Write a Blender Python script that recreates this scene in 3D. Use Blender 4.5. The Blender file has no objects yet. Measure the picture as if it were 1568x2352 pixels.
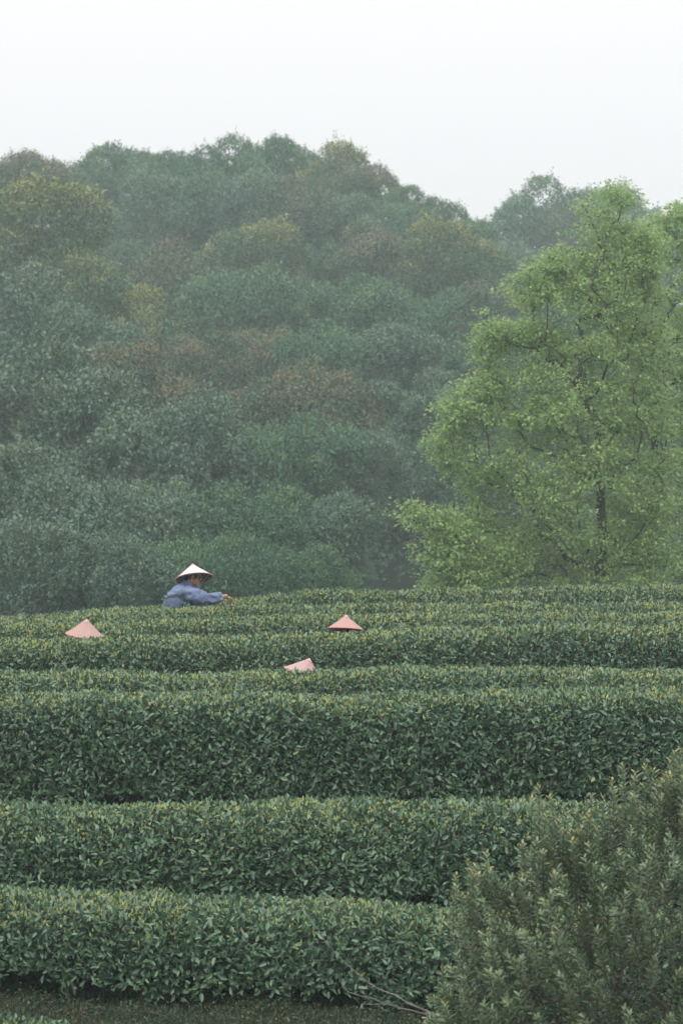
import bpy, bmesh, math, random
import numpy as np
from mathutils import Vector, Matrix, noise as mnoise

rng = np.random.default_rng(7)
random.seed(7)
scene = bpy.context.scene
COL = scene.collection

# ------------------------------------------------------------------ camera, sky, sun, exposure
F = 5554.0                       # focal length in units of a 1568 x 2352 frame
def at(u, v, Y):                 # point at distance Y seen at (u, v) of that frame
    return np.array([(u - 784.0) / F * Y, Y, -(v - 1176.0) / F * Y])

cd = bpy.data.cameras.new('camera'); cam = bpy.data.objects.new('camera', cd); COL.objects.link(cam)
cam.location = (0, 0, 0); cam.rotation_euler = (math.radians(90), 0, 0)
cd.sensor_fit = 'VERTICAL'; cd.sensor_height = 36; cd.sensor_width = 24; cd.lens = 85.0
cd.clip_start = 0.1; cd.clip_end = 3000
cd.dof.use_dof = True; cd.dof.focus_distance = 23.0; cd.dof.aperture_fstop = 4.4
scene.camera = cam

SUN_EL, SUN_ROT = 52.0, 200.0
world = bpy.data.worlds.new('World'); scene.world = world; world.use_nodes = True
wn = world.node_tree.nodes; wl = world.node_tree.links
bg = wn['Background']
sky = wn.new('ShaderNodeTexSky'); sky.sky_type = 'NISHITA'; sky.sun_disc = False
sky.sun_elevation = math.radians(SUN_EL); sky.sun_rotation = math.radians(SUN_ROT)
sky.air_density = 1.0; sky.dust_density = 5.0; sky.ozone_density = 1.0
wmix = wn.new('ShaderNodeMix'); wmix.data_type = 'RGBA'; wmix.inputs[0].default_value = 0.9
# white cloud layer, brighter towards the zenith as an overcast sky is
wtc = wn.new('ShaderNodeTexCoord'); wsp = wn.new('ShaderNodeSeparateXYZ'); wl.new(wtc.outputs['Generated'], wsp.inputs[0])
wmx = wn.new('ShaderNodeMath'); wmx.operation = 'MAXIMUM'; wmx.inputs[1].default_value = 0.0; wl.new(wsp.outputs[2], wmx.inputs[0])
wpw = wn.new('ShaderNodeMath'); wpw.operation = 'POWER'; wpw.inputs[1].default_value = 1.4; wl.new(wmx.outputs[0], wpw.inputs[0])
wcl = wn.new('ShaderNodeMix'); wcl.data_type = 'RGBA'; wl.new(wpw.outputs[0], wcl.inputs[0])
wcl.inputs[6].default_value = (8.25, 7.9, 8.1, 1); wcl.inputs[7].default_value = (22.5, 22.7, 23.0, 1)
wl.new(wcl.outputs[2], wmix.inputs[7])
wl.new(sky.outputs[0], wmix.inputs[6]); wl.new(wmix.outputs[2], bg.inputs['Color'])
bg.inputs['Strength'].default_value = 0.1

sd = bpy.data.lights.new('sun', 'SUN'); sd.energy = 0.9; sd.angle = math.radians(25); sd.color = (1, 0.96, 0.9)
sun = bpy.data.objects.new('sun', sd); COL.objects.link(sun)
sun.rotation_euler = (math.radians(90 - SUN_EL), 0, math.radians(-20))

scene.view_settings.view_transform = 'Standard'; scene.view_settings.look = 'None'
scene.view_settings.gamma = 1; scene.view_settings.exposure = 0.25
scene.view_settings.use_curve_mapping = False
scene.cycles.max_bounces = 5; scene.cycles.diffuse_bounces = 3; scene.cycles.glossy_bounces = 2
scene.cycles.transmission_bounces = 3; scene.cycles.volume_bounces = 1; scene.cycles.transparent_max_bounces = 4
scene.cycles.sample_clamp_indirect = 4.0

# ------------------------------------------------------------------ materials
def mat(name, base=(0.5, 0.5, 0.5), rough=0.6, spec=0.5):
    m = bpy.data.materials.new(name); m.use_nodes = True
    b = m.node_tree.nodes['Principled BSDF']
    b.inputs['Base Color'].default_value = (*base, 1); b.inputs['Roughness'].default_value = rough
    b.inputs['Specular IOR Level'].default_value = spec
    return m, m.node_tree.nodes, m.node_tree.links, b

def leaf_mat(name, c0, c1, flush, rough=0.4, spec=0.5, trans=0.15, back=1.25):
    """tint.r: 0..1 between c0 and c1, tint.g: share of the fresh-growth colour."""
    m, n, l, b = mat(name, c0, rough, spec)
    a = n.new('ShaderNodeAttribute'); a.attribute_name = 'tint'
    s = n.new('ShaderNodeSeparateColor'); l.new(a.outputs['Color'], s.inputs[0])
    def mix(f, A, B):
        x = n.new('ShaderNodeMix'); x.data_type = 'RGBA'
        if isinstance(f, float): x.inputs[0].default_value = f
        else: l.new(f, x.inputs[0])
        for sock, c in ((6, A), (7, B)):
            if isinstance(c, tuple): x.inputs[sock].default_value = (*c, 1)
            else: l.new(c, x.inputs[sock])
        return x.outputs[2]
    c = mix(s.outputs[0], c0, c1)
    c = mix(s.outputs[1], c, flush)
    g = n.new('ShaderNodeNewGeometry')
    v = n.new('ShaderNodeHueSaturation'); v.inputs['Saturation'].default_value = 0.85; v.inputs['Value'].default_value = back
    l.new(c, v.inputs['Color'])
    c2 = mix(g.outputs['Backfacing'], c, v.outputs[0])
    l.new(c2, b.inputs['Base Color'])
    if trans:
        t = n.new('ShaderNodeBsdfTranslucent'); l.new(c2, t.inputs[0])
        ms = n.new('ShaderNodeMixShader'); ms.inputs[0].default_value = trans
        l.new(b.outputs[0], ms.inputs[1]); l.new(t.outputs[0], ms.inputs[2])
        l.new(ms.outputs[0], n['Material Output'].inputs['Surface'])
    return m

M = {}
M['tea'] = leaf_mat('tea_leaf', (0.026, 0.074, 0.036), (0.138, 0.240, 0.130), (0.50, 0.52, 0.12), 0.34, 0.6, 0.10)
M['tea_bud'] = leaf_mat('tea_bud', (0.30, 0.38, 0.12), (0.66, 0.67, 0.28), (0.34, 0.22, 0.08), 0.5, 0.4, 0.3)
FK = {  # forest foliage: dark and light leaf colour, colour of the new growth
 'green':  leaf_mat('forest_leaf_green',  (0.019, 0.062, 0.032), (0.100, 0.225, 0.115), (0.20, 0.30, 0.09), 0.5, 0.4, 0.1),
 'brown':  leaf_mat('forest_leaf_brown',  (0.025, 0.060, 0.033), (0.115, 0.190, 0.105), (0.42, 0.25, 0.11), 0.5, 0.4, 0.1),
 'yellow': leaf_mat('forest_leaf_yellow', (0.024, 0.066, 0.029), (0.110, 0.205, 0.090), (0.62, 0.52, 0.11), 0.5, 0.4, 0.1),
 'grey':   leaf_mat('forest_leaf_grey',   (0.020, 0.057, 0.036), (0.120, 0.225, 0.145), (0.24, 0.30, 0.14), 0.42, 0.5, 0.1),
}
M['spring'] = leaf_mat('spring_leaf', (0.13, 0.265, 0.09), (0.40, 0.58, 0.21), (0.55, 0.60, 0.23), 0.55, 0.35, 0.40, 1.1)
M['shrub'] = leaf_mat('shrub_leaf', (0.055, 0.105, 0.045), (0.195, 0.290, 0.150), (0.55, 0.36, 0.09), 0.32, 0.55, 0.15)
M['weed'] = leaf_mat('weed_leaf', (0.018, 0.040, 0.018), (0.045, 0.090, 0.036), (0.13, 0.12, 0.07), 0.6, 0.3, 0.2)

def bark(name, c0, c1, scale):
    m, n, l, b = mat(name, c0, 0.85, 0.25)
    t = n.new('ShaderNodeTexNoise'); t.inputs['Scale'].default_value = scale; t.inputs['Detail'].default_value = 6
    tc = n.new('ShaderNodeTexCoord'); l.new(tc.outputs['Object'], t.inputs['Vector'])
    r = n.new('ShaderNodeValToRGB'); r.color_ramp.elements[0].color = (*c0, 1); r.color_ramp.elements[1].color = (*c1, 1)
    r.color_ramp.elements[0].position = 0.35; r.color_ramp.elements[1].position = 0.65
    l.new(t.outputs[0], r.inputs[0]); l.new(r.outputs[0], b.inputs['Base Color'])
    bp = n.new('ShaderNodeBump'); bp.inputs['Strength'].default_value = 0.5; bp.inputs['Distance'].default_value = 0.01
    l.new(t.outputs[0], bp.inputs['Height']); l.new(bp.outputs[0], b.inputs['Normal'])
    return m
M['bark'] = bark('dark_bark', (0.035, 0.032, 0.026), (0.09, 0.08, 0.065), 18)
M['twig'] = bark('shrub_bark', (0.09, 0.07, 0.05), (0.17, 0.14, 0.105), 60)
M['dead'] = bark('bare_branch_bark', (0.12, 0.11, 0.09), (0.24, 0.225, 0.195), 50)
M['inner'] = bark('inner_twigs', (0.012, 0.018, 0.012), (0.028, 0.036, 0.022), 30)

def ground_mat():
    m, n, l, b = mat('soil_and_grass', (0.05, 0.05, 0.03), 0.95, 0.15)
    tc = n.new('ShaderNodeTexCoord')
    t1 = n.new('ShaderNodeTexNoise'); t1.inputs['Scale'].default_value = 1.3; t1.inputs['Detail'].default_value = 8
    t2 = n.new('ShaderNodeTexNoise'); t2.inputs['Scale'].default_value = 26; t2.inputs['Detail'].default_value = 8
    l.new(tc.outputs['Object'], t1.inputs['Vector']); l.new(tc.outputs['Object'], t2.inputs['Vector'])
    r1 = n.new('ShaderNodeValToRGB'); e = r1.color_ramp.elements
    e[0].position = 0.42; e[0].color = (0.026, 0.022, 0.015, 1); e[1].position = 0.48; e[1].color = (0.014, 0.026, 0.012, 1)
    r2 = n.new('ShaderNodeValToRGB'); e = r2.color_ramp.elements
    e[0].position = 0.3; e[0].color = (0.35, 0.35, 0.35, 1); e[1].position = 0.7; e[1].color = (1.25, 1.2, 1.1, 1)
    l.new(t1.outputs[0], r1.inputs[0]); l.new(t2.outputs[0], r2.inputs[0])
    x = n.new('ShaderNodeMix'); x.data_type = 'RGBA'; x.blend_type = 'MULTIPLY'; x.inputs[0].default_value = 1
    l.new(r1.outputs[0], x.inputs[6]); l.new(r2.outputs[0], x.inputs[7]); 
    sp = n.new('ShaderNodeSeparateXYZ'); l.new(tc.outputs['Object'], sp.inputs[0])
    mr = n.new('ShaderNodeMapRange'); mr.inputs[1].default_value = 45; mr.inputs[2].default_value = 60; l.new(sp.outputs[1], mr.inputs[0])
    y = n.new('ShaderNodeMix'); y.data_type = 'RGBA'; l.new(mr.outputs[0], y.inputs[0]); l.new(x.outputs[2], y.inputs[6]); y.inputs[7].default_value = (.010, .017, .012, 1)   # leaf litter of the wood, with canopy shade put into its colour
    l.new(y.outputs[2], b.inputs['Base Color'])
    bp = n.new('ShaderNodeBump'); bp.inputs['Distance'].default_value = 0.04
    l.new(t2.outputs[0], bp.inputs['Height']); l.new(bp.outputs[0], b.inputs['Normal'])
    return m
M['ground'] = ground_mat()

# ------------------------------------------------------------------ mesh helpers
def unit(a): return a / np.maximum(np.linalg.norm(a, axis=-1, keepdims=True), 1e-9)

def np_mesh(name, verts, faces, k, tint=None, smooth=False, uv=None):
    """verts (n,3), faces (m,k) with one k for all."""
    me = bpy.data.meshes.new(name)
    verts = np.ascontiguousarray(verts, dtype=np.float32); faces = np.ascontiguousarray(faces, dtype=np.int32)
    me.vertices.add(len(verts)); me.vertices.foreach_set('co', verts.ravel())
    m = len(faces); me.loops.add(m * k); me.loops.foreach_set('vertex_index', faces.ravel())
    me.polygons.add(m); me.polygons.foreach_set('loop_start', np.arange(0, m * k, k, dtype=np.int32))
    if smooth: me.polygons.foreach_set('use_smooth', np.ones(m, dtype=bool))
    if tint is not None:
        a = me.attributes.new('tint', 'FLOAT_COLOR', 'POINT')
        c = np.ones((len(verts), 4), dtype=np.float32); c[:, :tint.shape[1]] = tint
        a.data.foreach_set('color', c.ravel())
    me.update(calc_edges=True)
    if uv is not None:
        ul = me.uv_layers.new(name='cloth')
        ul.data.foreach_set('uv', np.ascontiguousarray(uv[faces.ravel()], dtype=np.float32).ravel())
    return me

def rand_dirs(n, r=None):
    r = r or rng
    return unit(r.normal(size=(n, 3)))

def leaf_arrays(P, A, N, L, W, r, g, fold=0.18, curl=0.12, simple=False):
    """One leaf per row: base P, axis A, face normal N, length L, width W; tint r, g."""
    n = len(P)
    A = unit(A); N = unit(N - A * np.sum(A * N, 1, keepdims=True)); S = np.cross(A, N)
    L = L[:, None]; W = W[:, None]
    if simple:
        V = np.stack([P, P + A * L * .5 + S * W * .5 + N * W * fold, P + A * L - N * L * curl, P + A * L * .5 - S * W * .5 + N * W * fold], 1)
        idx = np.arange(n)[:, None] * 4 + np.array([0, 1, 2, 3])
        k = 4
    else:
        V = np.stack([P,
            P + A * L * .30 + S * W * .46 + N * W * fold, P + A * L * .70 + S * W * .42 + N * (W * fold - L * curl * .5),
            P + A * L - N * L * curl,
            P + A * L * .70 - S * W * .42 + N * (W * fold - L * curl * .5), P + A * L * .30 - S * W * .46 + N * W * fold], 1)
        b = np.arange(n)[:, None] * 6
        idx = np.stack([b + np.array([0, 1, 2, 3]), b + np.array([0, 3, 4, 5])], 1).reshape(-1, 4)
        k = 6
    t = np.stack([np.repeat(r, k), np.repeat(g, k), np.zeros(n * k)], 1)
    return V.reshape(-1, 3), idx, t

def join(parts):
    vs, fs, ts, o = [], [], [], 0
    for v, f, t in parts:
        vs.append(v); fs.append(f + o); ts.append(t); o += len(v)
    return np.concatenate(vs), np.concatenate(fs), np.concatenate(ts)

def tube_arrays(pts, rad, sides=6):
    pts = np.asarray(pts, float); rad = np.asarray(rad, float); n = len(pts)
    tan = unit(np.gradient(pts, axis=0))
    ref = np.array([0.31, 0.95, 0.05]) if abs(tan[0][2]) > .5 else np.array([0.05, 0.1, 1.0])
    s = unit(np.cross(tan, ref)); b = np.cross(tan, s)
    an = np.linspace(0, 2 * math.pi, sides, endpoint=False)
    V = pts[:, None] + rad[:, None, None] * (np.cos(an)[None, :, None] * s[:, None] + np.sin(an)[None, :, None] * b[:, None])
    i = np.arange(n - 1)[:, None] * sides; j = np.arange(sides)[None]
    fc = np.stack([i + j, i + (j + 1) % sides, i + sides + (j + 1) % sides, i + sides + j], -1).reshape(-1, 4)
    return V.reshape(-1, 3), fc

def tubes_mesh(name, tubes, sides=6):
    vs, fs, o = [], [], 0
    for p, r in tubes:
        v, f = tube_arrays(p, r, sides); vs.append(v); fs.append(f + o); o += len(v)
    return np_mesh(name, np.concatenate(vs), np.concatenate(fs), 4, smooth=True)

def tag(o, label=None, cat=None, group=None, kind=None):
    for k, v in (('label', label), ('category', cat), ('group', group), ('kind', kind)):
        if v: o[k] = v
    return o
def empty(name, loc, rz=0.0):
    o = bpy.data.objects.new(name, None); COL.objects.link(o); o.location = tuple(map(float, loc)); o.rotation_euler = (0, 0, rz)
    o.empty_display_size = 0.2
    return o
def link(name, me, m=None, parent=None, kind=None):
    if m is not None:
        me.materials.clear(); me.materials.append(m)
    o = bpy.data.objects.new(name, me); COL.objects.link(o)
    if parent is not None: o.parent = parent
    if kind: o['kind'] = kind
    return o
def wob(x, seed, s=1.0):        # cheap smooth 1-D noise in about -1..1
    r = np.random.default_rng(seed); out = np.zeros_like(np.asarray(x, float))
    for k in range(5):
        out = out + np.sin(x * s * (1.0 + 1.37 * k) + r.uniform(0, 6.28)) / (1 + .6 * k)
    return out / 2.2

# ------------------------------------------------------------------ tea rows: distance, height above ground, top line in the frame
ROWS = [  # d, H, half depth, shoulder exponent, [(u, v) of the top line]
 dict(d=15.6, H=.72, a=.55, e=.5,  l=[(-300, 2318), (0, 2346), (70, 2352), (124, 2362), (300, 2420), (700, 2560), (1900, 2640)]),
 dict(d=18.0, H=.73, a=.62, e=.60, l=[(-300, 2030), (0, 2042), (187, 2054), (500, 2068), (750, 2076), (980, 2087), (1900, 2100)]),
 dict(d=19.8, H=.84, a=.68, e=.72, l=[(-300, 1846), (0, 1848), (250, 1855), (373, 1848), (600, 1838), (976, 1837), (1250, 1842), (1568, 1852), (1900, 1860)]),
 dict(d=21.6, H=.98, a=.62, e=.42, l=[(-300, 1600), (0, 1598), (256, 1592), (575, 1594), (770, 1600), (900, 1598), (1000, 1595), (1100, 1586), (1323, 1586), (1568, 1582), (1900, 1580)]),
 dict(d=23.4, H=.85, a=.62, e=.50, l=[(-300, 1536), (0, 1540), (256, 1541), (403, 1550), (575, 1545), (740, 1541), (850, 1532), (1100, 1532), (1323, 1537), (1568, 1541), (1900, 1545)]),
 dict(d=25.2, H=.88, a=.62, e=.50, l=[(-300, 1474), (0, 1470), (146, 1466), (366, 1461), (575, 1460), (780, 1453), (994, 1442), (1323, 1435), (1568, 1438), (1900, 1440)]),
 dict(d=27.1, H=.86, a=.60, e=.55, l=[(-300, 1438), (0, 1432), (230, 1430), (420, 1422), (600, 1415), (784, 1411), (1100, 1409), (1568, 1407), (1900, 1407)]),
 dict(d=28.8, H=.84, a=.56, e=.60, l=[(-300, 1426), (0, 1424), (200, 1410), (322, 1401), (400, 1396), (500, 1391), (600, 1389), (784, 1388), (1100, 1386), (1568, 1384), (1900, 1384)]),
 dict(d=30.8, H=.86, a=.60, e=.60, l=[(-300, 1424), (0, 1415), (146, 1408), (322, 1391), (377, 1388), (531, 1377), (590, 1366), (681, 1357), (755, 1353), (883, 1355), (1091, 1355), (1177, 1353), (1323, 1345), (1568, 1346), (1900, 1346)]),
]
def row_top(R, x):
    u = x / R['d'] * F + 784
    ll = np.array(R['l'], float)
    uu = np.asarray(u, float); v = 0
    for du in (-50, -25, 0, 25, 50): v = v + np.interp(uu + du, ll[:, 0], ll[:, 1]) / 5
    return -(v - 1176) / F * R['d'] - .038

# ------------------------------------------------------------------ terrain
NEAR = [(-70, -1.7), (3, -1.7), (6, -1.75), (9, -2.7), (12, -3.8), (14.2, -4.2)]
FAR = [(34, -2.5), (38, -4.6), (45, -6.2), (60, -6.0), (70, -5.2), (85, -2.2), (100, 1.2), (118, 5.0), (130, 8.0), (145, 14.2), (155, 18.4), (165, 18.2), (185, 14), (240, 4), (420, 0)]
def terrain(x, y):
    x = np.asarray(x, float); y = np.asarray(y, float)
    ys = [p[0] for p in NEAR]; zs = [np.full_like(x, p[1]) for p in NEAR]
    for i, R in enumerate(ROWS):
        if i == 0:
            ys.append(15.6); zs.append(np.full_like(x, -4.05)); continue
        g = row_top(R, x) - R['H']
        if i == 1:
            left = np.clip((x + 2.6) / 5.2, 0, 1)
            g = -3.50 - .22 * left; ys.append(16.5); zs.append(-3.52 - .15 * left)
        ys.append(R['d']); zs.append(g)
    k = 1 - np.clip((x - 2) / 12, 0, 1) * .20 - np.clip((x - 14) / 60, 0, 1) * .3 - np.clip((-x - 60) / 100, 0, 1) * .4
    for p in FAR:
        ys.append(p[0]); zs.append(np.where(p[1] > -3, (p[1] + 3) * k - 3, p[1]) if p[0] > 60 else np.full_like(x, p[1]))
    ys = np.array(ys); zs = np.stack(zs, -1)
    i = np.clip(np.searchsorted(ys, y, side='right') - 1, 0, len(ys) - 2)
    t = np.clip((y - ys[i]) / (ys[i + 1] - ys[i]), 0, 1); t = t * t * (3 - 2 * t) * .5 + t * .5
    z0 = np.take_along_axis(zs, i[..., None], -1)[..., 0]; z1 = np.take_along_axis(zs, (i + 1)[..., None], -1)[..., 0]
    z = z0 * (1 - t) + z1 * t
    return z + .025 * np.sin(x * 5.1 + y * 3.3) * np.sin(x * 2.3 - y * 4.7)

gx = np.concatenate([np.arange(-290, -30, 13), np.arange(-30, -6, 1.5), np.arange(-6, 6, .12), np.arange(6, 30, 1.5), np.arange(30, 291, 13)])
gy = np.concatenate([np.arange(-60, 5, 4), np.arange(5, 15, .5), np.arange(15, 34, .11), np.arange(34, 60, 1.2), np.arange(60, 200, 4), np.arange(200, 421, 12)])
X, Y = np.meshgrid(gx, gy); Z = terrain(X, Y)
nx = len(gx); ii, jj = np.meshgrid(np.arange(len(gy) - 1), np.arange(nx - 1), indexing='ij')
fc = np.stack([ii * nx + jj, ii * nx + jj + 1, (ii + 1) * nx + jj + 1, (ii + 1) * nx + jj], -1).reshape(-1, 4)
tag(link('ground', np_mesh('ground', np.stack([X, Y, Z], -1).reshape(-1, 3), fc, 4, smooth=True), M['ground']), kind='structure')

# ------------------------------------------------------------------ tea hedges
leaf_protos = []
for k in range(3):
    V, I, T = leaf_arrays(np.zeros((1, 3)), np.array([[1., 0, 0]]), np.array([[0, 0, 1.]]), np.array([1.]), np.array([[.40, .45, .36][k]]),
                          np.array([[.15, .55, .95][k]]), np.array([0.]), fold=.16, curl=.14)
    me = np_mesh('leaf', V, I, 4, T); me.materials.append(M['tea']); leaf_protos.append(me)
SLEAF = []
for k in range(3):
    V, I, T = leaf_arrays(np.zeros((1, 3)), np.array([[1., 0, 0]]), np.array([[0, 0, 1.]]), np.array([1.]), np.array([.32]),
                          np.array([[.2, .6, 1.][k]]), np.array([0.]), fold=.15, curl=.1)
    me = np_mesh('leaf', V, I, 4, T); me.materials.append(M['shrub']); SLEAF.append(me)

def leaf_objects(parent, root, P, A, N, L, protos):
    A = unit(A); N = unit(N - A * np.sum(A * N, 1, keepdims=True)); S = np.cross(N, A)
    src = bpy.data.objects.new('leaf', protos[0])
    for i in range(len(P)):
        o = src if i == 0 else src.copy()
        o.data = protos[i % len(protos)]; COL.objects.link(o); o.parent = parent
        m = Matrix.Identity(4)
        for r in range(3):
            m[r][0] = A[i][r] * L[i]; m[r][1] = S[i][r] * L[i]; m[r][2] = N[i][r] * L[i]; m[r][3] = P[i][r] - root[r]
        o.matrix_local = m

stem_me = tubes_mesh('stem', [([(0, 0, -.12), (.01, .01, .05), (.0, -.01, .2), (.03, .02, .42)], [.02, .017, .014, .009]),
                              ([(0, .0, .08), (.06, -.03, .22), (.09, -.05, .4)], [.012, .009, .006]),
                              ([(0, .0, .05), (-.06, .03, .2), (-.1, .06, .38)], [.011, .009, .006])], 5)
stem_me.materials.append(M['bark'])

def profile_table(R):
    th = np.linspace(0.0, math.pi, 400)
    c = np.cos(th); s = np.sin(th)
    y = -R['a'] * np.sign(c) * np.abs(c) ** R['e']; z = np.abs(s) ** R['e']
    return y, z

HL = ['short tea hedge edge peeping in at the bottom left corner',
      'nearest full tea hedge, rooted in the grassy bank along the bottom of the photo',
      'tea hedge second from the bottom, rounded and pale on top, just behind the nearest one',
      'tallest tea hedge, with the broad dark upright face across the middle of the slope',
      'thin strip of tea hedge directly above the tall one, below the tilted plaid hat',
      'tea hedge with a deep leafy face just below the two upright plaid hats',
      'tea hedge right behind the two upright plaid hats',
      'tea hedge in front of the waist of the worker in blue, under the picking arm',
      'highest tea hedge, whose top forms the skyline of the plantation behind the worker in blue']
LEAF_DENS = 2750
for ri, R in enumerate(ROWS):
    d = R['d']; half = 784 / F * d + (.9 if ri else .3)
    x0, x1 = -half, half
    if ri == 0: x0, x1 = -3.6, 0.2
    r = np.random.default_rng(100 + ri)
    py, pz = profile_table(R)
    seg = np.hypot(np.diff(py), np.diff(pz * R['H'])); s = np.concatenate([[0], np.cumsum(seg)]); Ltot = s[-1]
    gnd = lambda x, y: terrain(x, y)
    def surf(x, sa, inset):
        """point and outward normal on the clipped surface at x, arc length sa"""
        yy = np.interp(sa, s, py); zz = np.interp(sa, s, pz)
        ds = .01
        dy = np.interp(sa + ds, s, py) - np.interp(sa - ds, s, py); dz = (np.interp(sa + ds, s, pz) - np.interp(sa - ds, s, pz)) * R['H']
        n = unit(np.stack([np.zeros_like(dy), -dz, dy], -1)); n[:, 1] = np.where(np.abs(n[:, 1]) + np.abs(n[:, 2]) < .1, -1, n[:, 1])
        top = row_top(R, x); base = terrain(x, np.full_like(x, d)) if ri else np.full_like(x, -4.05)
        lump = .035 * wob(x, 10 + ri, 4.2) * np.ones_like(x) + .022 * wob(x * 3 + sa * 5, 40 + ri, 2.7) + .02 * wob(sa * 4 - x * 1.7, 70 + ri, 2.2)
        lump = np.where(n[:, 2] > .6, lump * .55, lump)
        h = top - base
        P = np.stack([x, d + yy + .10 * wob(x, 5 + ri, .5), base + zz * h], -1) + n * (lump - inset)[:, None]
        return P, n
    # share of the arc that faces the camera or the sky
    s_back = Ltot - .45
    area = (x1 - x0) * s_back
    n1 = int(area * LEAF_DENS * (1.0 if ri < 4 else .95)); n2 = int((x1 - x0) * .45 * 600)
    xs = r.uniform(x0, x1, n1 + n2); sa = np.concatenate([r.uniform(.0, s_back, n1), r.uniform(s_back, Ltot, n2)])
    ins = np.abs(r.normal(0, .045, n1 + n2)) - .015
    P, n = surf(xs, sa, ins)
    base = terrain(xs, np.full_like(xs, d)) if ri else np.full_like(xs, -4.05)
    low = .12 - (.07 * np.clip((xs + 1.5) / 3, 0, 1) if ri == 1 else 0) + .07 * wob(xs, 300 + ri, 3.1) + .06 * wob(xs, 333 + ri, 9.0)
    keep = P[:, 2] > base + low + r.uniform(-.03, .03, len(xs))
    P, n, ins, xs = P[keep], n[keep], ins[keep], xs[keep]
    m = len(P)
    up = np.array([0, 0, 1.0])
    Nn = unit(n * .62 + up * .55 + r.normal(0, .42, (m, 3)))
    A = unit(n * .45 + up * (.25 - .5 * (r.random(m)[:, None] < .35)) + r.normal(0, .62, (m, 3)))
    L = r.uniform(.032, .070, m) * (1.05 if ri < 4 else 1.0); W = L * r.uniform(.36, .48, m)
    tr = np.clip(r.beta(2, 2.4, m) + .12 * wob(xs * 2.2 + P[:, 2] * 3, 500 + ri, 1.5), 0, 1)
    tg = np.where(r.random(m) < .012, r.uniform(.15, .5, m), 0)
    # the 300 outermost leaves in view become leaves of their own
    uu = P[:, 0] / P[:, 1] * F + 784; vv = 1176 - P[:, 2] / P[:, 1] * F
    vis = (uu > -10) & (uu < (1578 if ri > 2 else 1100)) & (vv < 2352) & (n[:, 1] < .2)
    cand = np.where(vis)[0]
    order = cand[np.argsort(ins[cand] - L[cand] * .35 + r.uniform(0, .02, len(cand)))]
    pick = order[:300] if ri else order[:40]
    rest = np.ones(m, bool); rest[pick] = False
    root = np.array([0.0 if ri else -1.8, d, float(terrain(np.array([0.0]), np.array([d]))[0]) if ri else -4.05])
    t = empty('tea_hedge', root); tag(t, HL[ri], 'hedge', 'tea hedges in rows up the slope')
    V, I, T = leaf_arrays(P[rest] - root, A[rest], Nn[rest], L[rest], W[rest], tr[rest], tg[rest], simple=(ri > 4))
    link('foliage', np_mesh('foliage', V, I, 4, T), M['tea'], t, 'stuff')
    leaf_objects(t, root, P[pick], A[pick], Nn[pick], L[pick] * 1.12, leaf_protos)
    # buds: upright yellow-green shoots, thick on the clipped top and thin on the face
    nt = int(area * 2600); xb = r.uniform(x0, x1, nt); sb = r.uniform(.05, s_back + .1, nt)
    Pb, nb = surf(xb, sb, r.uniform(-.02, .02, nt))
    patch = .75 + .5 * wob(xb * 1.7 + sb, 900 + ri, 1.1)
    prob = np.clip((nb[:, 2] - .25) * 1.15, .035, 1) ** 1.5 * 0.50 * np.clip(patch, .25, 1.3)
    bs = terrain(xb, np.full_like(xb, d)) if ri else np.full_like(xb, -4.05)
    kb = (r.random(nt) < prob) & (Pb[:, 2] > bs + .2)
    Pb, nb = Pb[kb], nb[kb]; mb = len(Pb)
    bp = []
    hue = r.beta(2, 2, mb)
    for q in range(3):
        Ab = unit(np.array([0, 0, 1.0]) + nb * .25 + r.normal(0, .30, (mb, 3)))
        Nb = unit(rand_dirs(mb, r) + np.array([0, -.6, .3]))
        Lb = r.uniform(.017, .032, mb) * (1 if q else 1.25)
        bp.append(leaf_arrays(Pb - root + r.normal(0, .003, (mb, 3)), Ab, Nb, Lb, Lb * .34, np.clip(hue + r.normal(0, .12, mb), 0, 1), np.where(r.random(mb) < .12, .5, 0), .2, .08, simple=True))
    V, I, T = join(bp)
    link('bud', np_mesh('bud', V, I, 4, T), M['tea_bud'], t, 'stuff')
    # inner mass of twigs
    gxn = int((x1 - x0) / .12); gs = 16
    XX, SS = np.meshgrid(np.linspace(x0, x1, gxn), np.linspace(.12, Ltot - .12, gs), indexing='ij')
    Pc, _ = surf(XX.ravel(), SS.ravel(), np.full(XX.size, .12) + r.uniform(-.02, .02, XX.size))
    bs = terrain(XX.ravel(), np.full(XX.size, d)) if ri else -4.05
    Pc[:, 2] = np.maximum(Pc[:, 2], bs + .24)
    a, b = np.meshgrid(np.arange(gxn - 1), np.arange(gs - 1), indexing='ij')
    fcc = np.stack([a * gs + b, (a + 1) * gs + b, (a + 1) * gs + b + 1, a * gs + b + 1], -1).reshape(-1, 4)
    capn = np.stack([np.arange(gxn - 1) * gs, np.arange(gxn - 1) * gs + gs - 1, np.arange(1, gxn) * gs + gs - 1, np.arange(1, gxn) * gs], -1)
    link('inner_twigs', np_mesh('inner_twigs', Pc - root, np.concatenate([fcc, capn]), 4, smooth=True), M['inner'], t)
    if ri in (1, 2, 3):
        src = bpy.data.objects.new('stem', stem_me)
        for q, sx in enumerate(np.arange(x0 + .2, x1 - .1, .38)):
            o = src if q == 0 else src.copy(); COL.objects.link(o); o.parent = t
            sx += r.uniform(-.08, .08); sy = d - .25 + r.uniform(-.12, .2)
            o.location = (sx - root[0], sy - root[1], float(terrain(np.array([sx]), np.array([sy]))[0]) - root[2] + .02)
            o.rotation_euler = (r.uniform(-.2, .2), r.uniform(-.2, .2), r.uniform(0, 6))

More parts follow.
